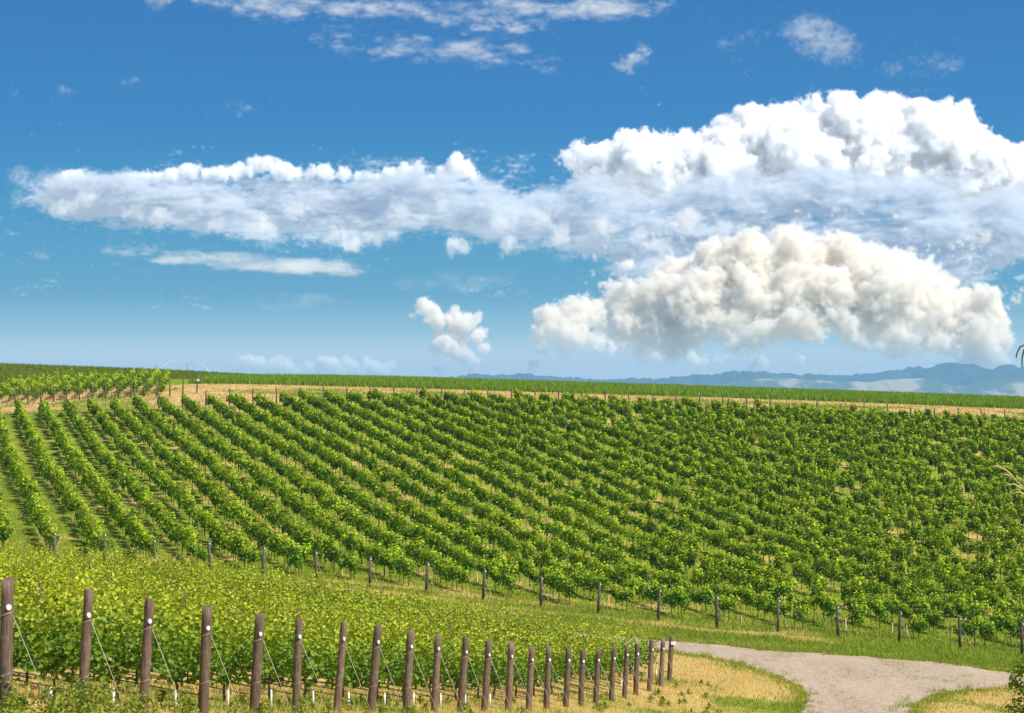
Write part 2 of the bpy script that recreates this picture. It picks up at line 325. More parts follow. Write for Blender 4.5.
def tint_leaf(h, g, k, yel=.5, GRN=GRN, YEL=YEL):
    """young leaves at the shoot tips are yellower; on vines the darker low leaves also paint in shade"""
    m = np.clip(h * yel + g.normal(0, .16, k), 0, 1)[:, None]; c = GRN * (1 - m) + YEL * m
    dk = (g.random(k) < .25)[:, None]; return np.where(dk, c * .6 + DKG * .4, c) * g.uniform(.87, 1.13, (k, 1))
def near_vine_arrays(seed, n_shoot=42, L=2.1):
    g = np.random.default_rng(seed); P_, N_, S_, Tn = [], [], [], []
    for i in range(n_shoot):
        x = g.uniform(-L / 2, L / 2); y = g.normal(0, .08); top = g.uniform(1.35, 2.1) + (g.random() < .12) * .15; side = g.choice([-1, 1]); dr = g.normal(0, .12)
        m = int(g.integers(20, 28)); zt = g.uniform(.66, top, m) if i % 3 else np.sort(g.uniform(.42, top * .8, m)); tt = (zt - .6) / (top - .6)
        bulge = .13 + .20 * np.sin(np.clip(tt, 0, 1) * 3.0)
        px = x + dr * tt + g.normal(0, .10, m); sd_ = g.choice([-1, 1], m); py = y + sd_ * bulge * g.uniform(.3, 1.15, m)
        P_.append(np.c_[px, py, zt]); N_.append(np.c_[g.normal(0, .5, m), sd_ * g.uniform(.2, 1, m), g.uniform(.1, 1.2, m)]); S_.append(g.uniform(.062, .120, m) * (1.05 - .35 * np.clip(tt, 0, 1)))
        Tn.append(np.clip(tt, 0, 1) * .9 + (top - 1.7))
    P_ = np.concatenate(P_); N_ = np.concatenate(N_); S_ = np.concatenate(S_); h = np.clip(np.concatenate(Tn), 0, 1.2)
    return P_, N_, S_, tint_leaf(h ** 2, g, len(P_), .66, np.array([.12, .25, .015]))  # steep height falloff darkens the lower leaves, painting canopy shade into the tint
def trunk_mesh(seed, h=.75, arm=.85, r=.032, n=6):
    g = random.Random(seed); bm = bmesh.new(); w_ = [(g.uniform(-.03, .03), g.uniform(-.03, .03)) for _ in range(5)]
    tube_bm(bm, [(w_[i][0] * (i > 0), w_[i][1] * (i > 0), -.06 + (h + .06) * i / 4) for i in range(5)], [r * 1.25, r, r * .85, r * .9, r * .95], n)
    if arm:
        for s in (-1, 1): tube_bm(bm, [(w_[4][0], w_[4][1], h - .05), (s * .15, 0, h + .03), (s * arm * .6, g.uniform(-.03, .03), h), (s * arm, 0, h + .02)], [r * .8, r * .7, r * .55, r * .35], 5)
    return bm_mesh('trunk', bm, M_bark)
NEARV = []
for s in range(7):
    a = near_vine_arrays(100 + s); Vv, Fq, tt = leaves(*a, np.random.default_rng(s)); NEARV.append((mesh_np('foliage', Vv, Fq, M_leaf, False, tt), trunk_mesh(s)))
def far_leaves(n, k, g, sizes, hedge):
    """k leaves for each of n far vines, in vine-local coordinates; returns (n,k,3) positions, normals, sizes, tints"""
    nl = 7; c = np.stack([g.uniform(-.72, .72, (n, nl)) * (.75 + .35 * hedge[:, None]), g.normal(0, .14, (n, nl)), g.uniform(.92, 1.58, (n, nl)) - .15 * g.random((n, 1))], -1)
    rr = g.uniform(.26, .46, (n, nl)); w_ = g.integers(0, nl, (n, k)); ii_ = np.arange(n)[:, None]
    d = g.standard_normal((n, k, 3)); d /= np.linalg.norm(d, axis=2)[:, :, None]; rad = rr[ii_, w_] * g.uniform(.55, 1.08, (n, k))
    p = c[ii_, w_] + d * rad[:, :, None] * np.array([.92, .9, 1.12]); up = g.random((n, k)) < .2; p[:, :, 2] += up * g.uniform(0, .42, (n, k))
    nr = d * 1.3 + np.array([0, 0, .45]) + g.normal(0, .34, (n, k, 3)); sz = sizes[:, None] * g.uniform(.75, 1.3, (n, k))
    h = np.clip((p[:, :, 2] - .85) / .95, 0, 1) ** 1.3 * 1.15 + g.normal(0, .1, (n, 1))  # low and inner leaves tinted darker: crown shade put into the colour
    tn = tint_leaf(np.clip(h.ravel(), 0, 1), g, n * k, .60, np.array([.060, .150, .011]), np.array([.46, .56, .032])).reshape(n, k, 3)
    return p, nr, sz, tn
FARV = []
for s in range(9):
    g = np.random.default_rng(300 + s); p, nr, sz, tn = far_leaves(1, 420, g, np.array([.155]), np.array([g.random()]))
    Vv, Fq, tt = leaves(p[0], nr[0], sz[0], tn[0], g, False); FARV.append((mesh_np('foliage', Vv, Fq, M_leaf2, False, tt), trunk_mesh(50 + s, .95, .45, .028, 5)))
ORD = ['first', 'second', 'third', 'fourth', 'fifth', 'sixth', 'seventh', 'eighth', 'ninth', 'tenth', 'eleventh', 'twelfth', 'thirteenth', 'fourteenth', 'fifteenth', 'sixteenth', 'seventeenth', 'eighteenth', 'nineteenth', 'twentieth',
       'twenty first', 'twenty second', 'twenty third', 'twenty fourth', 'twenty fifth', 'twenty sixth']
def place_vine(forms, x, y, ang, s, label, group, j):
    fm, tm = forms[j % len(forms)]; e = empty('grapevine', (x, y, h1(x, y) - .02), ang); e.scale = (1, s, s)
    tag(e, label, 'grapevine', group); link('foliage', fm, e); link('trunk', tm, e); return e
# ---------------------------------------------------------------- near block: posts, hoses, vines
RD = np.array([-.967, .2526]); RANG = math.atan2(RD[1], RD[0])
gr = random.Random(5)
def post_mesh(h, r, seed, n=16, lean=.055):
    g = random.Random(seed); bm = bmesh.new(); k = 9; pts = []; rad = []
    for i in range(k + 1):
        z = -.08 + (h + .08) * i / k; pts.append((lean * max(z, 0) + g.uniform(-.003, .003), g.uniform(-.003, .003), z)); rad.append(r * (1.06 - .10 * i / k) * g.uniform(.975, 1.025))
    pts.append((lean * h, 0, h + .008)); rad.append(r * .86); tube_bm(bm, pts, rad, n); return bm_mesh('post_body', bm, M_wood)
def ring_mesh(z, r, lean, w=.006):
    bm = bmesh.new(); n = 20; pts = [(lean * z + math.cos(2 * math.pi * i / n) * (r + .004), math.sin(2 * math.pi * i / n) * (r + .004), z + .03 * math.cos(2 * math.pi * i / n)) for i in range(n + 1)]
    tube_bm(bm, pts, [w] * (n + 1), 5, False); return bm_mesh('wire_wrap', bm, M_wire)
def disc_mesh(x, y, z, r=.058):
    bm = bmesh.new(); n = 18; d = Vector((x, y, 0)).normalized(); U = Vector((-d.y, d.x, 0)); W = Vector((0, 0, 1)); c = Vector((x, y, z))
    R_ = [[bm.verts.new(c + d * o + (U * math.cos(2 * math.pi * k / n) + W * math.sin(2 * math.pi * k / n)) * rr) for k in range(n)] for o, rr in ((-.015, r), (.004, r), (.012, r * .8))]
    for a, b in zip(R_[:-1], R_[1:]):
        for k in range(n): bm.faces.new((a[k], a[(k + 1) % n], b[(k + 1) % n], b[k]))
    bm.faces.new(R_[0][::-1]); bm.faces.new(R_[-1]); return bm_mesh('white_cap', bm, M_disc)
near_vines = []; stakes = []
for i in range(NP):
    p = P1 + (P24 - P1) * i / (NP - 1) + np.array([gr.uniform(-.05, .05), gr.uniform(-.08, .08)]); z = h1(*p)
    tops = [580, 590, 599, 607, 614, 619, 623, 626, 631.5, 635, 638, 641, 643, 647, 647, 648, 650, 649, 648, 645.5, 644, 640, 639, 636][i]
    hgt = (HY - z * F / p[1] * 1.0 - tops) / F * p[1]; hgt = min(2.05, max(1.72, hgt)); r = gr.uniform(.078, .099) if i < 12 else gr.uniform(.088, .10)
    e = empty('end_post', (p[0], p[1], z)); lean = gr.uniform(.03, .085) if i else .02
    tag(e, f'brown wooden end post with white cap, {ORD[i]} from the left in the front row', 'post', 'brown end posts along the near vines')
    link('post_body', post_mesh(hgt, r, i, 16 if i < 12 else 10, lean), e)
    zw = hgt - .50; link('wire_wrap', ring_mesh(zw, r, lean, .005), e)
    if i < 10: link('wire_wrap', ring_mesh(.62, r, lean, .004), e)
    ca = R(-62); dx, dy = math.cos(ca) * r, math.sin(ca) * r; zc = hgt - gr.uniform(.34, .40)
    if i < NP - 1: link('white_cap', disc_mesh(lean * zc + dx, dy, zc, .044 if i < 14 else .05), e)
    else:
        bm = bmesh.new(); bmesh.ops.create_cube(bm, size=1, matrix=Matrix.Translation((lean * (hgt - .28) + .08, -r - .02, hgt - .28)) @ Matrix.Rotation(R(8), 4, 'Z') @ Matrix.Diagonal((.22, .012, .14, 1))); bmesh.ops.bevel(bm, geom=list(bm.edges), offset=.003)
        tag(link('marker_plate', bm_mesh('marker_plate', bm, M_disc), e), 'small blank white plate fixed to the last post')
    q = np.array([p[0], p[1]]) - RD * .88; za = h1(*q) - z; bm = bmesh.new()
    tube_bm(bm, [(lean * zw + r * .95, -.03, zw - .01), (q[0] - p[0], q[1] - p[1] - .04, za - .05)], [.0040 + .00003 * p[1]] * 2, 5); link('guy_wire', bm_mesh('guy_wire', bm, M_wire), e)
    # riser pipe and hose
    q = p + RD * .55; bm = bmesh.new(); tube_bm(bm, [(0, 0, -.05), (.01, 0, .40)], [.022, .022], 8); me = bm_mesh('riser_pipe', bm, M_pipe)
    o = link('riser_pipe', me, None, (q[0], q[1], h1(*q))); tag(o, f'short white riser pipe beside the {ORD[i]} brown post from the left', 'pipe', 'white riser pipes at the row ends')
    s = .6; ve = []
    while True:
        s += 2.0; v = p + RD * (s - 1.0); px = CX + F * v[0] / v[1]
        if px < -80 or s > 56: break
        if v[1] + 0 > y_near(v[0]) - 8: break
        ve.append(v)
    for n_, v in enumerate(ve): near_vines.append((v[0] + gr.uniform(-.08, .08), v[1] + gr.uniform(-.05, .05), i, n_))
    L_ = 2.0 * max(1, len(ve)); bm = bmesh.new(); m_ = max(2, int(L_ / 1.5)); pts = []
    for j in range(m_ + 1):
        q = p + RD * (.1 + L_ * j / m_); pts.append((q[0], q[1], h1(*q) + .40 + (.02 if j % 2 else -.02)))
    tube_bm(bm, pts, [.011] * len(pts), 6); tag(link('drip_hose', bm_mesh('drip_hose', bm, M_drip)), f'thin black drip hose along the row behind the {ORD[i]} brown post', 'hose', 'drip hoses under the near rows')
    for zz in (.78, 1.25):
        pass
    for n_ in range(2, len(ve), 4):
        q = p + RD * (2.0 * n_ + .55); stakes.append((q[0], q[1], 'near', i, n_))
for j, (x, y, i, n_) in enumerate(near_vines):
    place_vine(NEARV, x, y, RANG + (math.pi if gr.random() < .5 else 0), gr.uniform(.92, 1.08), f'yellow green grapevine, {ORD[min(n_, 25)]} from the {ORD[i]} brown post in its row', 'grapevines of the near block', gr.randrange(99))
print('NEAR VINES', len(near_vines), 'STAKES', len(stakes))
# ---------------------------------------------------------------- far block
far = []; VS = 1.82; tubes = []; g = np.random.default_rng(77)
row_ends = []
for kx in range(-1, 48):
    u = U0 + DU * kx; v = 60.0
    # start where the row crosses the headland line
    pos = lambda v_: UV * u + DV * v_
    v0 = None
    for v_ in np.arange(0, 330, .1):
        X, Y = pos(v_)
        if v0 is None and Y > y_near(X) + .3: v0 = v_
        if Y > 259.5: v1 = v_; break
    row_ends.append((kx, u, v0, v1)); v_ = v0 + 1.4
    while v_ < v1 - .5:
        X, Y = pos(v_); px = CX + F * X / Y
        if -70 < px < 1130:
            if g.random() < (.035 if X < 0 else .075): tubes.append((X + g.normal(0, .05), Y, kx))
            else: far.append((X + g.normal(0, .12), Y + g.normal(0, .16), kx, px))
        v_ += VS * g.uniform(.93, 1.07)
print('FAR VINES', len(far), 'TUBES', len(tubes))
far.sort(key=lambda a: a[1] + (0 if -12 < a[3] < 1036 else 9e3)); n_ind = max(0, 300 - len(near_vines))
DANG = math.atan2(DV[1], DV[0]); order = {}
for j, (X, Y, kx, px) in enumerate(far[:n_ind]):
    order[kx] = order.get(kx, 0) + 1
    if 0 <= kx <= 17: lab = f'dark green bushy grapevine, {ORD[order[kx] - 1]} behind the {ORD[kx]} grey end post of the far block'
    elif kx < 0: lab = 'dark green grapevine at the left border of the far block'
    else: lab = 'dark green bushy grapevine at the right border of the far block'
    place_vine(FARV, X, Y, DANG + g.uniform(-.1, .1), g.uniform(.78, 1.15), lab, 'nearest grapevines of the far block', int(g.integers(0, 99)))
rest = np.array([(a[0], a[1]) for a in far[n_ind:]])
# block on the upper left, beyond the bare track
UL = []
for k in range(15):
    Xp = xat(8 + 13.9 * k - 14, 275) 
    for m in range(16):
        Y = 276.5 + m * 1.7; X = Xp - .12 * (Y - 275); px = CX + F * X / Y
        if -30 < px < 168: UL.append((X + g.normal(0, .1), Y))
def batch(pts, dang, k, size, name, label, hs=1.0):
    n = len(pts); Xs, Ys = pts[:, 0], pts[:, 1]; Z = H(Xs, Ys); hedge = np.clip(.9 - Xs / 60, 0, 1)
    p, nr, sz, tn = far_leaves(n, k, g, size, hedge); sc_ = np.clip(g.normal(1.0, .11, (n, 1)), .68, 1.22); p[:, :, 2] *= sc_ * hs; p[:, :, :2] *= np.clip(g.normal(1.02, .16, (n, 1, 1)), .6, 1.4); a = dang + g.normal(0, .08, n)[:, None]
    ca, sa = np.cos(a), np.sin(a); X = Xs[:, None] + p[:, :, 0] * ca - p[:, :, 1] * sa; Y = Ys[:, None] + p[:, :, 0] * sa + p[:, :, 1] * ca
    P_ = np.stack([X, Y, p[:, :, 2] + Z[:, None]], -1).reshape(-1, 3)
    Vv, Fq, tt = leaves(P_, nr.reshape(-1, 3), sz.ravel(), tn.reshape(-1, 3), g, False)
    # trunks: thin crossed blades of wood down to the soil
    T = []; 
    for dx, dy in ((.025, 0), (0, .025)):
        T.append(np.stack([np.c_[Xs - dx, Ys - dy, Z - .05], np.c_[Xs + dx, Ys + dy, Z - .05], np.c_[Xs + dx, Ys + dy, Z + 1.0], np.c_[Xs - dx, Ys - dy, Z + 1.0]], 1).reshape(-1, 3))
    TV = np.concatenate(T); base = len(Vv); TF = base + np.arange(len(TV)).reshape(-1, 4); tc3 = np.tile(np.array([[.07, .05, .03]]), (len(TV), 1))
    return np.concatenate([Vv, TV]), np.concatenate([Fq, TF]), np.concatenate([tt, tc3])
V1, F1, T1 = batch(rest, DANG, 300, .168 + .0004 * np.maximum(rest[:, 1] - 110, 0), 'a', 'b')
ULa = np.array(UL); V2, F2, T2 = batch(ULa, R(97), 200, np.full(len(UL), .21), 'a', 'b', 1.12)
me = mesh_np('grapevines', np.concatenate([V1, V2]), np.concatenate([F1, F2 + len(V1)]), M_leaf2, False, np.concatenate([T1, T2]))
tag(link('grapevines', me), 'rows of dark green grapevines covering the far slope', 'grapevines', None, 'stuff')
# end posts of the far block: one with parts, copied
def far_post(h, seed, r=.085):
    e = empty('end_post'); gg = random.Random(seed); bm = bmesh.new(); tube_bm(bm, [(0, 0, -.1), (.01, 0, h * .5), (.02, 0, h), (.02, 0, h + .01)], [r * 1.05, r, r * .96, r * .8], 10)
    link('post_body', bm_mesh('post_body', bm, M_wood2), e); link('white_cap', disc_mesh(.02 + .07, -.055, h - .16, .05), e); return e
def dup(root, loc, rz, sc_=1.0):
    r_ = root.copy(); COL.objects.link(r_); r_.location = loc; r_.rotation_euler = (0, 0, rz); r_.scale = (1, 1, sc_)
    for ch in list(root.children): c = ch.copy(); COL.objects.link(c); c.parent = r_
    return r_
fp = far_post(1.88, 3); bm = bmesh.new(); d = -DV * 1.0; tube_bm(bm, [(.06, -.05, 1.3), (d[0] + .5, d[1], -.25)], [.008, .008], 5); link('guy_wire', bm_mesh('guy_wire', bm, M_wire), fp)
for i, (X, Y, Z) in enumerate(FAR):
    u = U0 + DU * i; o = fp if i == 0 else dup(fp, (0, 0, 0), 0)
    o.location = (X, Y, h1(X, Y)); o.rotation_euler = (R(gr.uniform(-2.5, 2.5)), R(gr.uniform(-3, 3)), 0); o.scale = (1, 1, gr.uniform(.95, 1.05))
    tag(o, f'dark grey end post with white cap, {ORD[i]} from the left along the far block', 'post', 'grey end posts of the far block')
bm = bmesh.new(); tube_bm(bm, [(0, 0, -.1), (.01, 0, .8), (.015, 0, 2.0), (.015, 0, 2.02)], [.10, .095, .09, .07], 8); TP = bm_mesh('track_post', bm, M_wood2)
for (kx, u, v0, v1) in row_ends:
    X, Y = UV * u + DV * (v1 + 1.6); px = CX + F * X / Y
    if -5 < px < 1030:
        o = link('track_post', TP, None, (X, Y, h1(X, Y))); o.rotation_euler = (0, R(gr.uniform(-3, 3)), gr.uniform(0, 3)); o.scale = (1, 1, gr.uniform(.88, 1.1))
        tag(o, 'dark wooden post ending a vine row beside the bare tan track', 'post', 'posts along the tan track')
for k in range(13):
    X = xat(15 + 12.9 * k, 274.5); o = link('track_post', TP, None, (X, 274.5, h1(X, 274.5))); o.scale = (1, 1, gr.uniform(1.0, 1.15))
    tag(o, 'dark post in front of the small vine block beyond the track at left', 'post', 'posts of the small upper left block')
for (px, d, s, lab, capd) in ((183, 276, 1.2, 'dark corner post standing alone on the tan track, left one of the pair', 0), (197, 278, 1.42, 'tallest dark post on the tan track with a white box near its top', 1)):
    X = xat(px, d); e = empty('corner_post', (X, d, h1(X, d))); link('post_body', TP, e).scale = (1, 1, s); tag(e, lab, 'post')
    if capd:
        bm = bmesh.new(); bmesh.ops.create_cube(bm, size=1, matrix=Matrix.Translation((.16, -.11, 1.75)) @ Matrix.Diagonal((.34, .16, .28, 1))); bmesh.ops.bevel(bm, geom=list(bm.edges), offset=.02); link('white_box', bm_mesh('white_box', bm, M_disc), e)
# stakes
def stake_mesh(h, r):
    bm = bmesh.new(); tube_bm(bm, [(0, 0, -.1), (.01, 0, h)], [r, r], 5); return bm_mesh('trellis_stake', bm, M_rust)
SN = stake_mesh(2.05, .022); SF = stake_mesh(1.98, .024)
for (x, y, w_, i, n_) in stakes:
    o = link('trellis_stake', SN, None, (x, y, h1(x, y))); o.rotation_euler = (R(gr.uniform(-2, 2)), R(gr.uniform(-2, 2)), 0)
    tag(o, f'thin rusty stake {n_ * 2} metres into the row of the {ORD[i]} brown post', 'stake', 'rusty stakes of the near block')
fs = []
for (kx, u, v0, v1) in row_ends:
    v_ = v0 + 2.3
    while v_ < v1:
        X, Y = UV * u + DV * v_; px = CX + F * X / Y
        if -60 < px < 1120: fs.append((Y, X, kx, px))
        v_ += VS * 3
fs.sort(key=lambda a: a[0] + (0 if -5 < a[3] < 1029 else 9e3)); ni_ = 300 - len(stakes) - 4
for (Y, X, kx, _p) in fs[:ni_]:
    o = link('trellis_stake', SF, None, (X, Y, h1(X, Y))); o.rotation_euler = (R(gr.uniform(-3, 3)), R(gr.uniform(-3, 3)), 0); o.scale = (1, 1, gr.uniform(.9, 1.1))
    tag(o, 'thin dark stake standing among the bushy vines of the far block', 'stake', 'stakes of the far block')
S_ = np.array([(b, a) for a, b, c, _p in fs[ni_:]]); Z = H(S_[:, 0], S_[:, 1]); hh = 1.75 + .3 * np.random.default_rng(1).random(len(S_)); bl = []
for dx, dy in ((.028, 0), (0, .028)): bl.append(np.stack([np.c_[S_[:, 0] - dx, S_[:, 1] - dy, Z - .05], np.c_[S_[:, 0] + dx, S_[:, 1] + dy, Z - .05], np.c_[S_[:, 0] + dx, S_[:, 1] + dy, Z + hh], np.c_[S_[:, 0] - dx, S_[:, 1] - dy, Z + hh]], 1).reshape(-1, 3))
bl = np.concatenate(bl); tag(link('stakes', mesh_np('stakes', bl, np.arange(len(bl)).reshape(-1, 4), M_rust)), 'thin dark stakes among the distant vines', 'stakes', None, 'stuff')
# grow tubes where young vines were replanted
bm = bmesh.new(); n = 4
R_ = [[bm.verts.new((math.cos(a) * .065, math.sin(a) * .065, z)) for a in [math.pi / 4 + math.pi / 2 * k for k in range(4)]] for z in (-.03, .55)]
R_.append([bm.verts.new((v.co.x * .8, v.co.y * .8, .55)) for v in R_[1]]); R_.append([bm.verts.new((v.co.x, v.co.y, .2)) for v in R_[2]])
for a, b in zip(R_[:-1], R_[1:]):
    for k in range(4): bm.faces.new((a[k], a[(k + 1) % 4], b[(k + 1) % 4], b[k]))
bm.faces.new(R_[-1]); GT = bm_mesh('grow_tube', bm, M_tube, False)
tubes = sorted([a for a in tubes if 0 < CX + F * a[0] / a[1] < 1024], key=lambda a: a[1])
for (X, Y, kx) in tubes[:70]:
    o = link('grow_tube', GT, None, (X, Y, h1(X, Y)), gr.uniform(0, 1.5)); o.rotation_euler[0] = R(gr.uniform(-6, 6)); o.scale = (1, 1, gr.uniform(.8, 1.3)); tag(o, 'short tan grow tube round a replanted vine on the far slope', 'grow tube', 'tan grow tubes in the far block')
# ---------------------------------------------------------------- grass, weeds, crop
def blades(X, Y, Z, h, w_, lean, tint, g):
    k = len(X); a = g.uniform(0, math.pi, k); dx, dy = np.cos(a) * w_, np.sin(a) * w_; la = g.uniform(0, 2 * math.pi, k); lx, ly = np.cos(la) * lean * h, np.sin(la) * lean * h
    b0 = np.c_[X - dx, Y - dy, Z - .02]; b1 = np.c_[X + dx, Y + dy, Z - .02]; tp = np.c_[X + lx, Y + ly, Z + h]
    return np.stack([b0, b1, tp], 1).reshape(-1, 3), np.arange(3 * k).reshape(-1, 3), np.repeat(tint, 3, 0)
g = np.random.default_rng(5)
STR = np.array([.64, .50, .17]); GG = np.array([.17, .26, .02]); GY_ = np.array([.48, .47, .07])
def grass_zone(n, fx, hmin, hmax, wd, bias=0.0, lean=.45):
    X, Y = fx(n); d = cover(X, Y) + .5 * track_line(X, Y) + bias; k = d + g.normal(0, .17, len(X)) > .48; sel = poly_in(X, Y, ROAD)
    X, Y, k, d = X[~sel], Y[~sel], k[~sel], d[~sel]; m = g.random((len(X), 1)); tint = np.where(k[:, None], STR * (.75 + .5 * m), GG * (1 - m * .5) + GY_ * m * .5)
    hh = g.uniform(hmin, hmax, len(X)) * np.where(k, .65, 1.0); return blades(X, Y, H(X, Y), hh, g.uniform(.6, 1.4, len(X)) * wd, lean, tint, g)
def z_front(n):     # strip along the near end posts and in front of them
    t = g.random(n) ** 1.3; Y = 26 + t * 60; xl = -7.5 + (Y - 29.5) / 54 * 14.1; return xl + g.uniform(-4.5, 3.0, n), Y
def z_right(n): Y = g.uniform(72, 99, n); X = g.uniform(0, 1, n) * 38 + 5.5; return X, Y
def z_head(n): X = g.uniform(-36, 62, n); return X, y_near(X) - g.uniform(-2, 20, n)
def z_far(n): 
    Y = 112 + 90 * g.random(n) ** 1.6; X = g.uniform(-.27, .27, n) * Y; k = Y > y_near(X); return X[k], Y[k]
def z_track(n): Y = g.uniform(258, 292, n); X = g.uniform(-.27, .27, n) * Y; return X, Y
PARTS = [grass_zone(45000, z_track, .10, .38, .05, -.16), grass_zone(60000, z_front, .05, .24, .010), grass_zone(130000, z_right, .04, .17, .018), grass_zone(110000, z_head, .07, .28, .022, -.12), grass_zone(120000, z_far, .06, .24, .035)]
# edge of the road: taller green grass
E_ = []
for (a, b) in zip(ROAD[:-1], ROAD[1:]):
    L = math.dist(a, b); m = int(L * 260); s = g.random(m); X = a[0] + (b[0] - a[0]) * s + g.normal(0, .36, m) * (1 + 1.2 * (g.random(m) < .2)); Y = a[1] + (b[1] - a[1]) * s + g.normal(0, .5, m); E_.append(np.c_[X, Y])
E_ = np.concatenate(E_); k = ~poly_in(E_[:, 0], E_[:, 1], ROAD) | (wnoise(E_[:, 0], E_[:, 1], .5, 44) > .66); E_ = E_[k]; m = g.random((len(E_), 1))
PARTS.append(blades(E_[:, 0], E_[:, 1], H(E_[:, 0], E_[:, 1]), g.uniform(.08, .26, len(E_)), np.full(len(E_), .017), .4, GG * (1 - m) + GY_ * m, g))
def joinp(P_):
    o = 0; A, B, C_ = [], [], []
    for v, f, t_ in P_: A.append(v); B.append(f + o); C_.append(t_); o += len(v)
    return np.concatenate(A), np.concatenate(B), np.concatenate(C_)
v, f, t_ = joinp(PARTS); tag(link('grass', mesh_np('grass', v, f, M_grass, False, t_)), 'green and straw coloured grass on the slopes', 'grass', None, 'stuff')
# weeds: leafy yellow green tufts round the feet of the near posts
W_ = []; cen = []
for _ in range(95):
    t = random.random() ** 2.2; Y = 27.5 + t * 48; xl = -7.5 + (Y - 29.5) / 54 * 14.1; cen.append((xl + random.uniform(-1.6, 1.2), Y, random.uniform(.15, .42)))
for _ in range(34): Y = random.uniform(27.2, 31.5); cen.append((random.uniform(-8.2, -5.6), Y, random.uniform(.35, .75)))
for _ in range(26): cen.append((random.uniform(5.2, 8.2), random.uniform(74, 84), random.uniform(.15, .3)))
pos, nr, sz, tn = [], [], [], []
for (x, y, h) in cen:
    k = int(50 + 170 * h); a = g.uniform(0, 6.28, k); r_ = np.abs(g.normal(0, h * .33, k)); zz = g.random(k) * h * np.clip(1.2 - r_ / (h * .8), .3, 1)
    pos.append(np.c_[x + np.cos(a) * r_, y + np.sin(a) * r_, h1(x, y) + zz]); nr.append(np.c_[g.normal(0, .6, k), g.normal(0, .6, k), g.uniform(.1, 1, k)]); sz.append(g.uniform(.03, .075, k)); mm = g.random((k, 1)) * random.uniform(.3, 1)
    tn.append(np.array([.11, .21, .02]) * (1 - mm) + np.array([.42, .40, .06]) * mm)
Vv, Fq, tt = leaves(np.concatenate(pos), np.concatenate(nr), np.concatenate(sz), np.concatenate(tn), g, False)
tag(link('weeds', mesh_np('weeds', Vv, Fq, M_grass, False, tt)), 'yellow green leafy weeds round the feet of the near posts', 'weeds', None, 'stuff')
# young crop standing in the field behind the bare track
def z_crop(n): Y = 292 + 140 * g.random(n) ** 1.5; X = g.uniform(-.31, .31, n) * Y; return X, Y
X, Y = z_crop(170000); hl = np.clip((Y - 330 - np.clip((X + 42) * 1.3, -60, 150)) / 6, 0, 1) > g.random(len(X))
keep_ = ~((X < xat(172, 290) + 2) & (Y < 322)); X, Y, hl = X[keep_], Y[keep_], hl[keep_]
m = g.random((len(X), 1)); tint = np.where(hl[:, None], np.array([.17, .21, .022]) * (.8 + .4 * m), np.array([.21, .31, .027]) * (.8 + .5 * m))
v, f, t_ = blades(X, Y, H(X, Y), g.uniform(.5, 1.0, len(X)) * np.where(hl, .5, 1.0), g.uniform(.05, .12, len(X)), .25, tint, g)
tag(link('crop', mesh_np('crop', v, f, M_grass, False, t_)), 'young green crop covering the ridge behind the track', 'crop', None, 'stuff')
# shrub whose edge reaches into the lower right corner
x, y = xat(1040, 66), 66.0; z = h1(x, y); e = empty('shrub', (x, y, z)); tag(e, 'leafy green shrub reaching in at the lower right corner beside the road', 'shrub'); e.scale = (1.3, 1.3, 1.22)
k = 2600; c = np.array([[0, 0, 1.3, .8], [-.35, -.1, 2.0, .5], [.5, .2, 2.1, .7], [-.5, .1, .8, .55], [-.1, -.3, 2.6, .38], [.5, -.2, .9, .8], [-.25, 0, .3, .55]]); w_ = g.integers(0, len(c), k); d = g.standard_normal((k, 3)); d /= np.linalg.norm(d, axis=1)[:, None]
p = c[w_, :3] + d * (c[w_, 3] * g.uniform(.55, 1.1, k))[:, None]; p[:, 2] = np.maximum(p[:, 2], .05)
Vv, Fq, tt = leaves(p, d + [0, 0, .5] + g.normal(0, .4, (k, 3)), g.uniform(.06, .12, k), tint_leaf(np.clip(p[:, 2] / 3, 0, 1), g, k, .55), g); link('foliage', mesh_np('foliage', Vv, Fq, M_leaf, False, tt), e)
bm = bmesh.new(); 
for a in range(5): tube_bm(bm, [(0, 0, -.1), (math.cos(a * 1.3) * .2, math.sin(a * 1.3) * .2, .8), (math.cos(a * 1.3) * .45, math.sin(a * 1.3) * .3, 1.9)], [.035, .025, .01], 5)
link('stem', bm_mesh('stem', bm, M_bark), e)
# tall dry grass stalks close to the camera at the right edge
M_straw = plain_mat('dry stalk', (.62, .50, .20), .8, 0, .25); M_seed = plain_mat('dark seed head', (.10, .085, .05), .9, 0, .3)
x0, y0 = xat(1075, 6.0), 6.0; z0 = h1(x0, y0); e = empty('wild_grass_stalks', (x0, y0, z0)); tag(e, 'dry wild grass stalks with drooping seed heads, close up at the right edge', 'wild grass')
def stalk(pp, r, mat, nm):
    bm = bmesh.new(); pts = []
    for (px, py, d) in pp: pts.append((xat(px, d) - x0, d - y0, zat(py, d) - z0))
    tube_bm(bm, pts, [r * (1 - .6 * i / len(pts)) for i in range(len(pts))], 5); link(nm, bm_mesh(nm, bm, mat), e)
base_ = [(1075, HY - z0 * F / 6.0 + 8, 6.0)]
for (pp) in ([(1062, 800, 6), (1050, 560, 6), (1038, 400, 6), (1030, 352, 6), (1024, 344, 6), (1019, 348, 6)], [(1070, 800, 6), (1056, 600, 6), (1040, 510, 6), (1028, 494, 6), (1014, 478, 6), (1004, 472, 6)], [(1080, 800, 6), (1060, 640, 6), (1040, 545, 6), (1028, 528, 6), (1016, 522, 6)]):
    stalk(base_ + pp, .0024, M_straw, 'stalk')
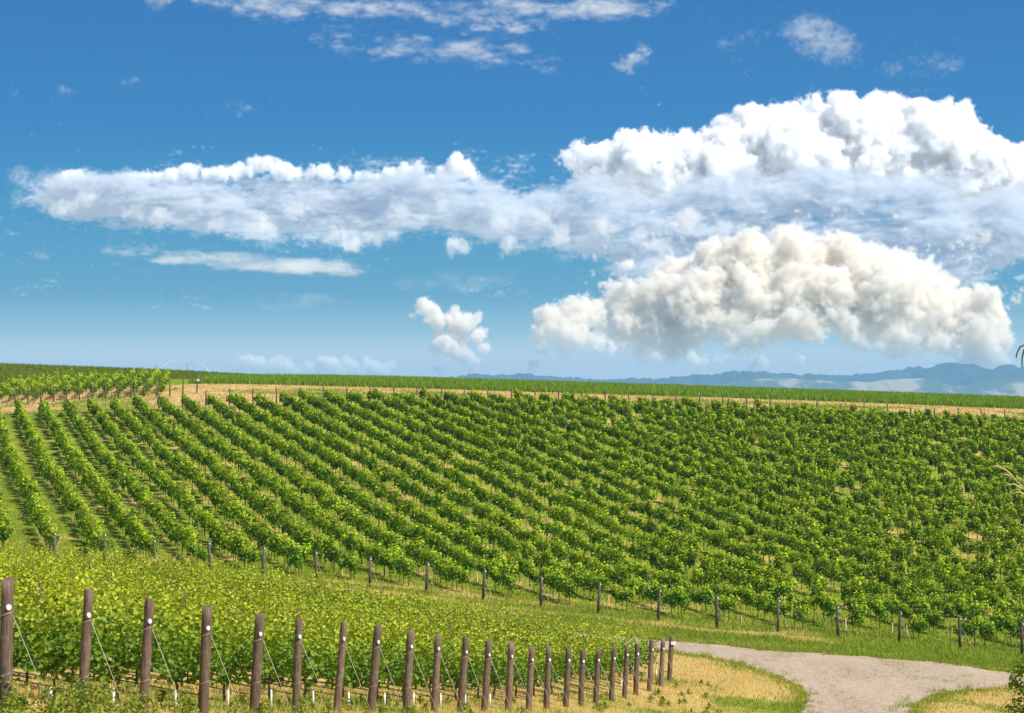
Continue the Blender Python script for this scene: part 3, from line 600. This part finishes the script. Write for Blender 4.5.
for (pp) in ([(1024, 345, 6), (1020, 347, 6), (1017, 353, 6), (1016, 358, 6)], [(1028, 345, 6), (1024, 350, 6), (1022, 358, 6), (1022, 366, 6)], [(1030, 350, 6), (1028, 357, 6), (1027, 364, 6)]): stalk(pp, .0032, M_seed, 'seed_head')
for (pp) in ([(1014, 478, 6), (1006, 470, 6), (996, 466, 6), (990, 467, 6)], [(1016, 480, 6), (1008, 475, 6), (1000, 474, 6)], [(1022, 489, 6), (1014, 484, 6), (1004, 486, 6)], [(1028, 496, 6), (1020, 492, 6), (1010, 494, 6)]): stalk(pp, .0032, M_straw, 'seed_head')
# sprinkler on the ridge
x, y = xat(187, 405), 405.0; e = empty('sprinkler', (x, y, h1(x, y))); tag(e, 'irrigation sprinkler throwing thin pale arcs of water on the green ridge', 'sprinkler')
bm = bmesh.new(); tube_bm(bm, [(0, 0, -.1), (0, 0, 1.9)], [.05, .04], 6); bmesh.ops.create_icosphere(bm, subdivisions=1, radius=.10, matrix=Matrix.Translation((0, 0, 1.95))); link('riser', bm_mesh('riser', bm, M_drip), e)
t = NT('water spray'); d_ = t.n('ShaderNodeBsdfDiffuse', None, Color=(.8, .85, .85, 1)).outputs[0]; tr_ = t.n('ShaderNodeBsdfTransparent').outputs[0]; M_w = t.done(t.n('ShaderNodeMixShader', None, i0=.18, i1=tr_, i2=d_).outputs[0])
for s, L in ((-1, 6.2), (1, 5.0)):
    bm = bmesh.new(); pts = [(s * L * q, -2 * q, 1.95 + 2.3 * q * 1.5 - 3.6 * q * q * 1.5) for q in [i / 10 for i in range(11)]]; tube_bm(bm, pts, [.03 + .012 * i for i in range(11)], 6); link('water_jet', bm_mesh('water_jet', bm, M_w), e)
# loose tufts that creep over the road
X = g.uniform(6, 44, 4200); Y = g.uniform(74, 98, 4200); ins = poly_in(X, Y, ROAD); wn = wnoise(X, Y * .6, 1.5, 91); k = ins & (wn > .74); X, Y = X[k], Y[k]; Xr = np.repeat(X, 14) + g.normal(0, .12, len(X) * 14); Yr = np.repeat(Y, 14) + g.normal(0, .2, len(X) * 14)
m = g.random((len(Xr), 1)); v, f, t_ = blades(Xr, Yr, H(Xr, Yr) + .03, g.uniform(.02, .07, len(Xr)), np.full(len(Xr), .012), .8, GG * (1 - m) + GY_ * m, g)
tag(link('road_grass', mesh_np('road_grass', v, f, M_grass, False, t_)), 'thin tufts of grass growing in the middle of the gravel road', 'grass', None, 'stuff')
# ---------------------------------------------------------------- clouds: bodies of fog on a voxel grid, lit by the sun and the sky
def fbm3(shape, beta, seed, cut=None, st=(1, 1, 1)):
    """isotropic cloudy noise, mean 0, std 1"""
    g = np.random.default_rng(seed); wv = g.standard_normal(shape).astype(np.float32)
    f = np.fft.rfftn(wv); kx = np.fft.fftfreq(shape[0])[:, None, None]; ky = np.fft.fftfreq(shape[1])[None, :, None]; kz = np.fft.rfftfreq(shape[2])[None, None, :]
    kk = np.sqrt((kx * st[0]) ** 2 + (ky * st[1]) ** 2 + (kz * st[2]) ** 2); kk[0, 0, 0] = 1
    f *= kk ** (-beta / 2) * (kk > (cut or 0)); f[0, 0, 0] = 0
    n = np.fft.irfftn(f, s=shape, axes=(0, 1, 2)); return (n / n.std()).astype(np.float32)
def children(balls, n, ratio, jit, g, keep=.0, front=.3):
    out = []
    for (x, y, z, r) in balls:
        m = max(3, int(n * g.uniform(.7, 1.3)))
        for _ in range(m):
            d = np.array([g.gauss(0, 1), g.gauss(0, 1) - front, g.gauss(0, 1) + .35]); d /= np.linalg.norm(d)
            rr = r * ratio * (g.uniform(1 - jit, 1 + jit) if g.random() > .12 else 1.45); e = r * g.uniform(.66, .90)
            out.append((x + d[0] * e, y + d[1] * e, z + d[2] * e, rr))
    return out
def vol_cloud(name, balls, D, vox, mat, label, xs=1.0, nst=(1, 1, 1), levels=((14, .42, .3), (9, .42, .3)), amp=2.0, edge=2.5, seed=1, dens=1.0, zs=1.0, ncut=.03, beta=3.0, fine=0.0):
    """balls: (px, py, radius, depth) in picture units at distance D"""
    g = random.Random(seed); k = D / F
    L = [(b[0], b[3], -b[1], b[2]) for b in balls]; allb = list(L); cur = L
    for (n, ra, ji) in levels: cur = children(cur, n, ra, ji, g); allb += cur
    A = np.array(allb); pad = edge + amp * 2 + 3
    XS_ = np.array([xs, 1, 1]); lo = (A[:, :3] - A[:, 3:] * XS_).min(0) - pad * XS_; hi = (A[:, :3] + A[:, 3:] * XS_).max(0) + pad * XS_
    nx, ny, nz = [int(math.ceil(v / vox)) + 1 for v in (hi - lo)]
    S = np.full((nx, ny, nz), 12.0, np.float32)
    for (x, y, z, r) in allb:
        q = (r + pad) * XS_
        i0 = [max(0, int((c - q_ - l) / vox)) for c, l, q_ in zip((x, y, z), lo, q)]; i1 = [min(n_, int((c + q_ - l) / vox) + 2) for c, l, n_, q_ in zip((x, y, z), lo, (nx, ny, nz), q)]
        X = lo[0] + np.arange(i0[0], i1[0]) * vox - x; Y = lo[1] + np.arange(i0[1], i1[1]) * vox - y; Z = lo[2] + np.arange(i0[2], i1[2]) * vox - z
        d = np.sqrt((X[:, None, None] / xs) ** 2 + Y[None, :, None] ** 2 + Z[None, None, :] ** 2) - r
        s = S[i0[0]:i1[0], i0[1]:i1[1], i0[2]:i1[2]]; np.minimum(s, d, out=s)
    N = fbm3((nx, ny, nz), beta, seed, ncut, nst)
    Dn = np.clip((-(S + N * amp)) / edge, 0, 1) ** 1.0
    if fine: Dn *= np.clip(.75 + fine * fbm3((nx, ny, nz), 2.6, seed + 9, .02, nst), 0, 1.5)
    Dn = np.minimum(Dn, 1.5).astype(np.float32) * dens
    print('VOX', name, nx, ny, nz, len(allb))
    org = Vector(((lo[0] + hi[0]) / 2 - CX, D / k, HY + (lo[2] + hi[2]) / 2)) * k
    cen = (lo + hi) / 2; mn = (lo - cen) * k; mxv = (lo + np.array([nx - 1, ny - 1, nz - 1]) * vox - cen) * k
    me = bpy.data.meshes.new(name); me.vertices.add(nx * ny * nz)
    at = me.attributes.new('d', 'FLOAT', 'POINT'); at.data.foreach_set('value', Dn.ravel())
    ob = bpy.data.objects.new(name, me); COL.objects.link(ob); ob.location = org
    ng = bpy.data.node_groups.new('cloud_fog', 'GeometryNodeTree')
    ng.interface.new_socket('Geometry', in_out='INPUT', socket_type='NodeSocketGeometry'); ng.interface.new_socket('Geometry', in_out='OUTPUT', socket_type='NodeSocketGeometry')
    def G(t, **k_):
        n = ng.nodes.new(t)
        for a, b in k_.items(): setattr(n, a, b)
        return n
    gi = G('NodeGroupInput'); go = G('NodeGroupOutput'); vc = G('GeometryNodeVolumeCube'); ps = G('GeometryNodeInputPosition')
    vc.inputs['Min'].default_value = mn; vc.inputs['Max'].default_value = mxv
    vc.inputs['Resolution X'].default_value = nx; vc.inputs['Resolution Y'].default_value = ny; vc.inputs['Resolution Z'].default_value = nz
    su = G('ShaderNodeVectorMath', operation='SUBTRACT'); ng.links.new(ps.outputs[0], su.inputs[0]); su.inputs[1].default_value = mn
    di = G('ShaderNodeVectorMath', operation='SCALE'); ng.links.new(su.outputs[0], di.inputs[0]); di.inputs['Scale'].default_value = 1 / (vox * k)
    rd = G('ShaderNodeVectorMath', operation='ADD'); ng.links.new(di.outputs[0], rd.inputs[0]); rd.inputs[1].default_value = (.5, .5, .5)
    fl = G('ShaderNodeVectorMath', operation='FLOOR'); ng.links.new(rd.outputs[0], fl.inputs[0])
    dp = G('ShaderNodeVectorMath', operation='DOT_PRODUCT'); ng.links.new(fl.outputs[0], dp.inputs[0]); dp.inputs[1].default_value = (ny * nz, nz, 1)
    na = G('GeometryNodeInputNamedAttribute', data_type='FLOAT'); na.inputs[0].default_value = 'd'
    si = G('GeometryNodeSampleIndex', data_type='FLOAT', domain='POINT'); ng.links.new(gi.outputs[0], si.inputs[0])
    ng.links.new(na.outputs[0], si.inputs['Value']); ng.links.new(dp.outputs['Value'], si.inputs['Index'])
    ng.links.new(si.outputs[0], vc.inputs['Density'])
    sm = G('GeometryNodeSetMaterial'); ng.links.new(vc.outputs[0], sm.inputs[0]); sm.inputs['Material'].default_value = mat
    ng.links.new(sm.outputs[0], go.inputs[0])
    md = ob.modifiers.new('fog', 'NODES'); md.node_group = ng
    me.materials.append(mat)
    tag(ob, label, 'cloud', None, 'stuff')
    return ob
def fog_mat(name, col, dens, an=.0, emit=0):
    t = NT(name); v = t.n('ShaderNodeVolumePrincipled', None, Color=(*col, 1), Density=dens, Anisotropy=an)
    t.done(v.outputs[0], True); t.m.cycles.volume_sampling = 'DISTANCE' if hasattr(t.m.cycles, 'volume_sampling') else None
    return t.m
def outline(prof, n, r0, r1, dz, s, low=1.0, mound=0.0):
    g = random.Random(s); xs = [p[0] for p in prof]; out = []
    for _ in range(n):
        x = g.uniform(xs[0], xs[-1]); t = np.interp(x, xs, [p[1] for p in prof]); b = np.interp(x, xs, [p[2] for p in prof])
        h = b - t; r = min(g.uniform(r0, r1), max(3, h * .5), max(3, x - xs[0] + 2), max(3, xs[-1] - x + 2)); y = t + r * 1.15 + (g.random() ** low) * max(0, h - 2.2 * r)
        out.append((x, y, r, g.uniform(-dz, dz) - mound * (y - t - r)))
    for x, t, b in prof:
        r = min(r0 * .8, (b - t) * .45); out.append((x, t + r * 1.2, r, g.uniform(-dz * .4, dz * .4)))
    return out
cy.volume_bounces = 24; cy.max_bounces = 26; cy.volume_step_rate = 2.0; cy.volume_max_steps = 256
F_WHITE = fog_mat('dense white cloud', (1, 1, 1), .030)
F_CREAM = fog_mat('cream cloud', (1, .980, .942), .034)  # warm tint puts the reddening of low haze into the cloud colour
F_BANK = fog_mat('grey cloud', (.83, .87, .915), .0120)
TOP = [(576, 146, 172), (586, 143, 178), (600, 145, 182), (625, 142, 190), (650, 137, 195), (680, 139, 200), (700, 132, 205), (722, 119, 205), (742, 109, 205), (762, 107, 205), (785, 102, 205),
       (800, 103, 205), (815, 96, 205), (835, 96, 205), (858, 100, 205), (880, 93, 205), (897, 93, 205), (915, 106, 205), (930, 107, 205), (948, 104, 205), (962, 133, 205), (985, 141, 205), (1005, 151, 210), (1040, 163, 215), (1080, 173, 220)]
vol_cloud('cumulus_cloud', outline(TOP, 90, 14, 34, 10, 3, 1.2, .45) + outline(TOP, 110, 7, 13, 9, 33, 1.5, .45), 26000, 1.6, F_WHITE, 'huge bright white cumulus cloud with heaped crest at upper right', seed=3, amp=2.6, ncut=.02, beta=3.2, edge=3, levels=((16, .46, .4), (9, .42, .4), (5, .45, .3)))
LOW = [(612, 300, 344), (628, 286, 348), (640, 280, 350), (655, 276, 350), (672, 258, 350), (690, 262, 350), (700, 252, 350), (715, 242, 350), (730, 238, 352), (760, 234, 350), (790, 224, 354), (830, 232, 352), (870, 241, 356), (900, 247, 354), (915, 256, 358), (930, 270, 360), (942, 284, 362), (955, 302, 368), (968, 290, 370), (985, 284, 368), (995, 312, 370), (999, 335, 372), (1002, 350, 372)]
vol_cloud('cumulus_cloud', outline(LOW, 62, 13, 30, 20, 5, .9, .45) + outline(LOW, 150, 5, 13, 18, 35, .9, .5) + [(990, 280, 5, 0), (986, 272, 3, 0)], 17200, 1.6, F_CREAM, 'towering cream cumulus cloud rising above the blue mountains at right', seed=5, amp=4.2, edge=3, ncut=.018, beta=3.3, levels=((14, .42, .5), (9, .42, .4), (6, .45, .3)))
LFT = [(536, 340, 352), (545, 320, 352), (556, 302, 352), (570, 296, 350), (585, 294, 350), (600, 298, 354), (612, 292, 354)]
vol_cloud('cumulus_cloud', outline(LFT, 30, 7, 13, 7, 8, 1.0, .5) + [(608, 318, 12, 3), (640, 318, 14, 4), (655, 305, 12, 6), (600, 335, 8, 0), (618, 340, 10, 0), (627, 268, 6, 0), (630, 278, 7, 2), (628, 290, 9, 0), (640, 300, 12, 2), (625, 320, 14, 0), (545, 352, 7, 0), (562, 352, 6, 0), (655, 330, 11, -12), (640, 350, 10, 0), (662, 354, 6, 0), (534, 364, 3, 0), (720, 358, 4, -20), (690, 360, 4, -20), (700, 362, 3, -20), (760, 360, 3, -20), (742, 362, 3, -20), (800, 362, 3, -20)],
          18200, 1.3, F_CREAM, 'ragged peach cumulus cloud beside the left foot of the towering one', seed=8, amp=3.2, ncut=.02, beta=3.2)
vol_cloud('cumulus_cloud', [(424, 307, 8, 0), (432, 314, 9, -3), (440, 322, 8, 0), (456, 320, 10, 2), (468, 322, 10, -2), (478, 335, 8, 0), (484, 348, 6, 2), (446, 344, 11, -4), (436, 348, 8, 2), (458, 352, 9, 2), (468, 360, 8, -2), (472, 368, 6, 0), (440, 372, 4, 0), (453, 333, 7, 4), (414, 316, 2.5, 0), (440, 334, 6, 6), (462, 338, 7, 8)],
          18000, .9, fog_mat('small cream cloud', (1, .980, .952), .045), 'small lone peach cumulus cloud standing low over the horizon', levels=((12, .4, .3), (7, .4, .3)), seed=4, amp=1.4, edge=2)  # low cloud: haze-warmed light put into its colour
vol_cloud('cumulus_cloud', [(455, 168, 11, 0), (446, 173, 9, 2), (466, 171, 9, -2), (456, 158, 6, 0), (474, 178, 6, 0)], 24000, .9, F_WHITE, 'small white cumulus knob poking above the grey bank left of centre', levels=((12, .4, .3), (7, .4, .3)), seed=6, amp=1.2, edge=2)
RID = [(60, 172, 184), (75, 170, 184), (95, 176, 182), (140, 172, 182), (165, 170, 182), (185, 164, 181), (200, 164, 181), (215, 167, 181), (232, 164, 181), (250, 157, 181), (265, 154, 181), (278, 158, 181), (300, 167, 181), (325, 163, 181), (345, 169, 181), (380, 172, 181), (404, 163, 181), (418, 160, 181), (432, 172, 181)]
vol_cloud('cumulus_cloud', outline(RID, 80, 5, 9, 6, 9), 21400, 1.1, F_WHITE, 'long row of low white cumulus tops along the upper edge of the grey bank', levels=((12, .4, .3), (7, .4, .3)), seed=9, amp=1.3, edge=2)
BND = [(58, 178, 200), (70, 174, 212), (90, 176, 220), (120, 178, 222), (160, 178, 224), (200, 178, 230), (240, 178, 236), (265, 178, 240), (300, 178, 234), (340, 178, 246), (380, 178, 242), (420, 180, 236), (450, 180, 230), (480, 181, 240), (500, 182, 254), (540, 184, 252), (580, 180, 258),
       (620, 178, 272), (660, 177, 292), (700, 172, 292), (740, 170, 290), (800, 170, 290), (850, 170, 292), (900, 171, 296), (940, 173, 300), (962, 174, 285), (990, 177, 266), (1040, 187, 262), (1090, 192, 262)]
vol_cloud('cloud_bank', outline(BND, 480, 8, 20, 16, 12), 21500, 2.0, F_BANK, 'wide soft grey cloud bank stretching across the middle of the sky', xs=2.2, nst=(3.2, 1.2, .9), levels=((9, .42, .3), (6, .42, .3)), seed=12, amp=4.6, edge=4.5, beta=2.7, ncut=.012, fine=.8)
# creamy lower bulges that hang from the bank
BLG = [(130, 212, 7, 0), (160, 216, 8, 3), (215, 224, 8, 0), (260, 228, 11, 0), (270, 236, 8, 2), (330, 238, 10, 0), (350, 242, 10, 2), (372, 238, 9, -2), (390, 234, 7, 0), (300, 208, 9, -8), (400, 208, 9, -8), (440, 202, 8, -8), (456, 246, 8, 0), (502, 226, 10, -4), (508, 246, 9, 0), (540, 222, 9, -8), (560, 236, 9, 0), (600, 226, 9, -6), (640, 236, 9, 0), (690, 220, 11, -8), (720, 232, 9, -6), (60, 206, 8, 0), (85, 200, 8, -4), (660, 248, 8, 0)]
vol_cloud('cloud_bulges', BLG, 20200, 1.5, fog_mat('soft cream cloud', (.995, .988, .975), .009), 'row of small cream bulges hanging along the underside of the grey bank', xs=1.3, levels=((12, .45, .3), (8, .42, .3)), seed=22, amp=2.6, edge=4, fine=.3)
g_ = random.Random(3)
vol_cloud('cloud_streak', [(110 + i * 12, 251 + i * .75 + g_.uniform(-1, 1), 4.2 - abs(i - 9) * .16, g_.uniform(-30, 30)) for i in range(20)] + [(215 + i * 9, 267 + i * .1, 7 - abs(i - 9) * .45, g_.uniform(-50, 50)) for i in range(17)] + [(160 + i * 10, 260 + i * .6, 3.4, g_.uniform(-40, 40)) for i in range(20)],
          16000, 1.6, fog_mat('lens cloud', (.99, .99, .99), .015), 'flat lens shaped white cloud streak below the grey bank at left', xs=3.5, nst=(4, 1.5, 1), levels=((6, .5, .3),), seed=14, amp=1.7, edge=4, beta=3.0, fine=.3)
def streak(x0, y0, x1, y1, th, n, s, dz=60):
    g = random.Random(s); return [(x0 + (x1 - x0) * t + g.uniform(-6, 6), y0 + (y1 - y0) * t + g.uniform(-th, th) * .8, g.uniform(.4, 1) * th * (1 - abs(2 * t - 1) ** 3 * .7), g.uniform(-dz, dz)) for t in [(i + .5) / n for i in range(n)]]
vol_cloud('cirrus_cloud', streak(150, -4, 425, 8, 7, 60, 1) + streak(310, 34, 430, 50, 5, 24, 3) + streak(340, 44, 440, 44, 3, 14, 13) + streak(330, 30, 420, 28, 3, 12, 43) + streak(420, 6, 500, 30, 5, 16, 4) + streak(480, 16, 660, 0, 9, 46, 5) + streak(440, 52, 500, 50, 7, 12, 6) + streak(520, 60, 560, 64, 3, 8, 7),
          14000, 2.0, fog_mat('thin cirrus', (1, 1, 1), .0065), 'thin white cirrus streaks across the top edge of the sky', xs=2.6, nst=(3.5, 1.4, 1), levels=((6, .5, .3),), seed=16, amp=3.4, edge=6, beta=2.8, fine=.6)
vol_cloud('cloud_wisp', [(636, 60, 7, 0), (628, 67, 5, 4), (644, 52, 5, -4), (650, 62, 3, 0), (622, 68, 3, 0)], 14000, 1.6, fog_mat('wisp a', (1, 1, 1), .010), 'small bright torn wisp of cloud alone in the top of the sky', xs=1.4, levels=((8, .5, .3),), seed=17, amp=3, edge=5, fine=.5)
vol_cloud('cloud_wisp', streak(800, 30, 845, 62, 12, 20, 21, 20) + streak(722, 44, 765, 34, 3, 12, 22, 20) + streak(880, 70, 960, 64, 5, 12, 23, 20) + streak(905, 94, 935, 90, 2.5, 6, 24, 10) + streak(790, 40, 810, 25, 5, 6, 25, 10), 14500, 1.8, fog_mat('wisp b', (1, 1, 1), .0026), 'faint torn cloud wisps scattered high at upper right', xs=1.7, nst=(1.5, 1, 1), levels=((8, .5, .3),), seed=18, amp=4.5, edge=6, beta=2.7, fine=.8)
vol_cloud('cloud_wisp', streak(10, 178, 60, 180, 6, 14, 61, 10) + streak(15, 198, 45, 200, 4, 8, 62, 10) + streak(60, 88, 75, 90, 3, 3, 63, 4) + streak(130, 78, 138, 80, 2.5, 2, 64, 2) + streak(232, 108, 246, 110, 3, 4, 65, 4), 17500, 1.8, fog_mat('wisp c', (1, 1, 1), .0035), 'faint blue grey wisps trailing off the left tip of the grey bank', xs=1.6, levels=((8, .5, .3),), seed=20, amp=4, edge=6, fine=.6)
vol_cloud('cloud_wisp', streak(400, 288, 520, 276, 6, 24, 31) + streak(205, 308, 330, 298, 5, 22, 32), 17000, 2.2, fog_mat('ice veil', (1, 1, 1), .0022), 'faint pale veil of cloud hanging between the streak and the small cumulus', xs=3, nst=(3, 1, 1), levels=((6, .5, .3),), seed=19, amp=3, edge=8, fine=.3)
for bx, lab, sd_ in (([(238 + i * 6, 366 - (i * 7 % 5), 6.5, 0) for i in range(9)], 'tiny pale cloud puff low on the horizon at left', 31),
                     ([(300 + i * 6, 372 - (i * 5 % 7) - 5 * math.exp(-((i - 6) / 4) ** 2), 6, 0) for i in range(16)], 'long low pale cloud on the horizon, right of the tiny puff', 33)):
    vol_cloud('horizon_cloud', bx, 19000, .9, fog_mat('far cloud', (1, .995, .985), .05), lab, levels=((10, .42, .3), (6, .4, .3)), seed=sd_, amp=1.2, edge=2)
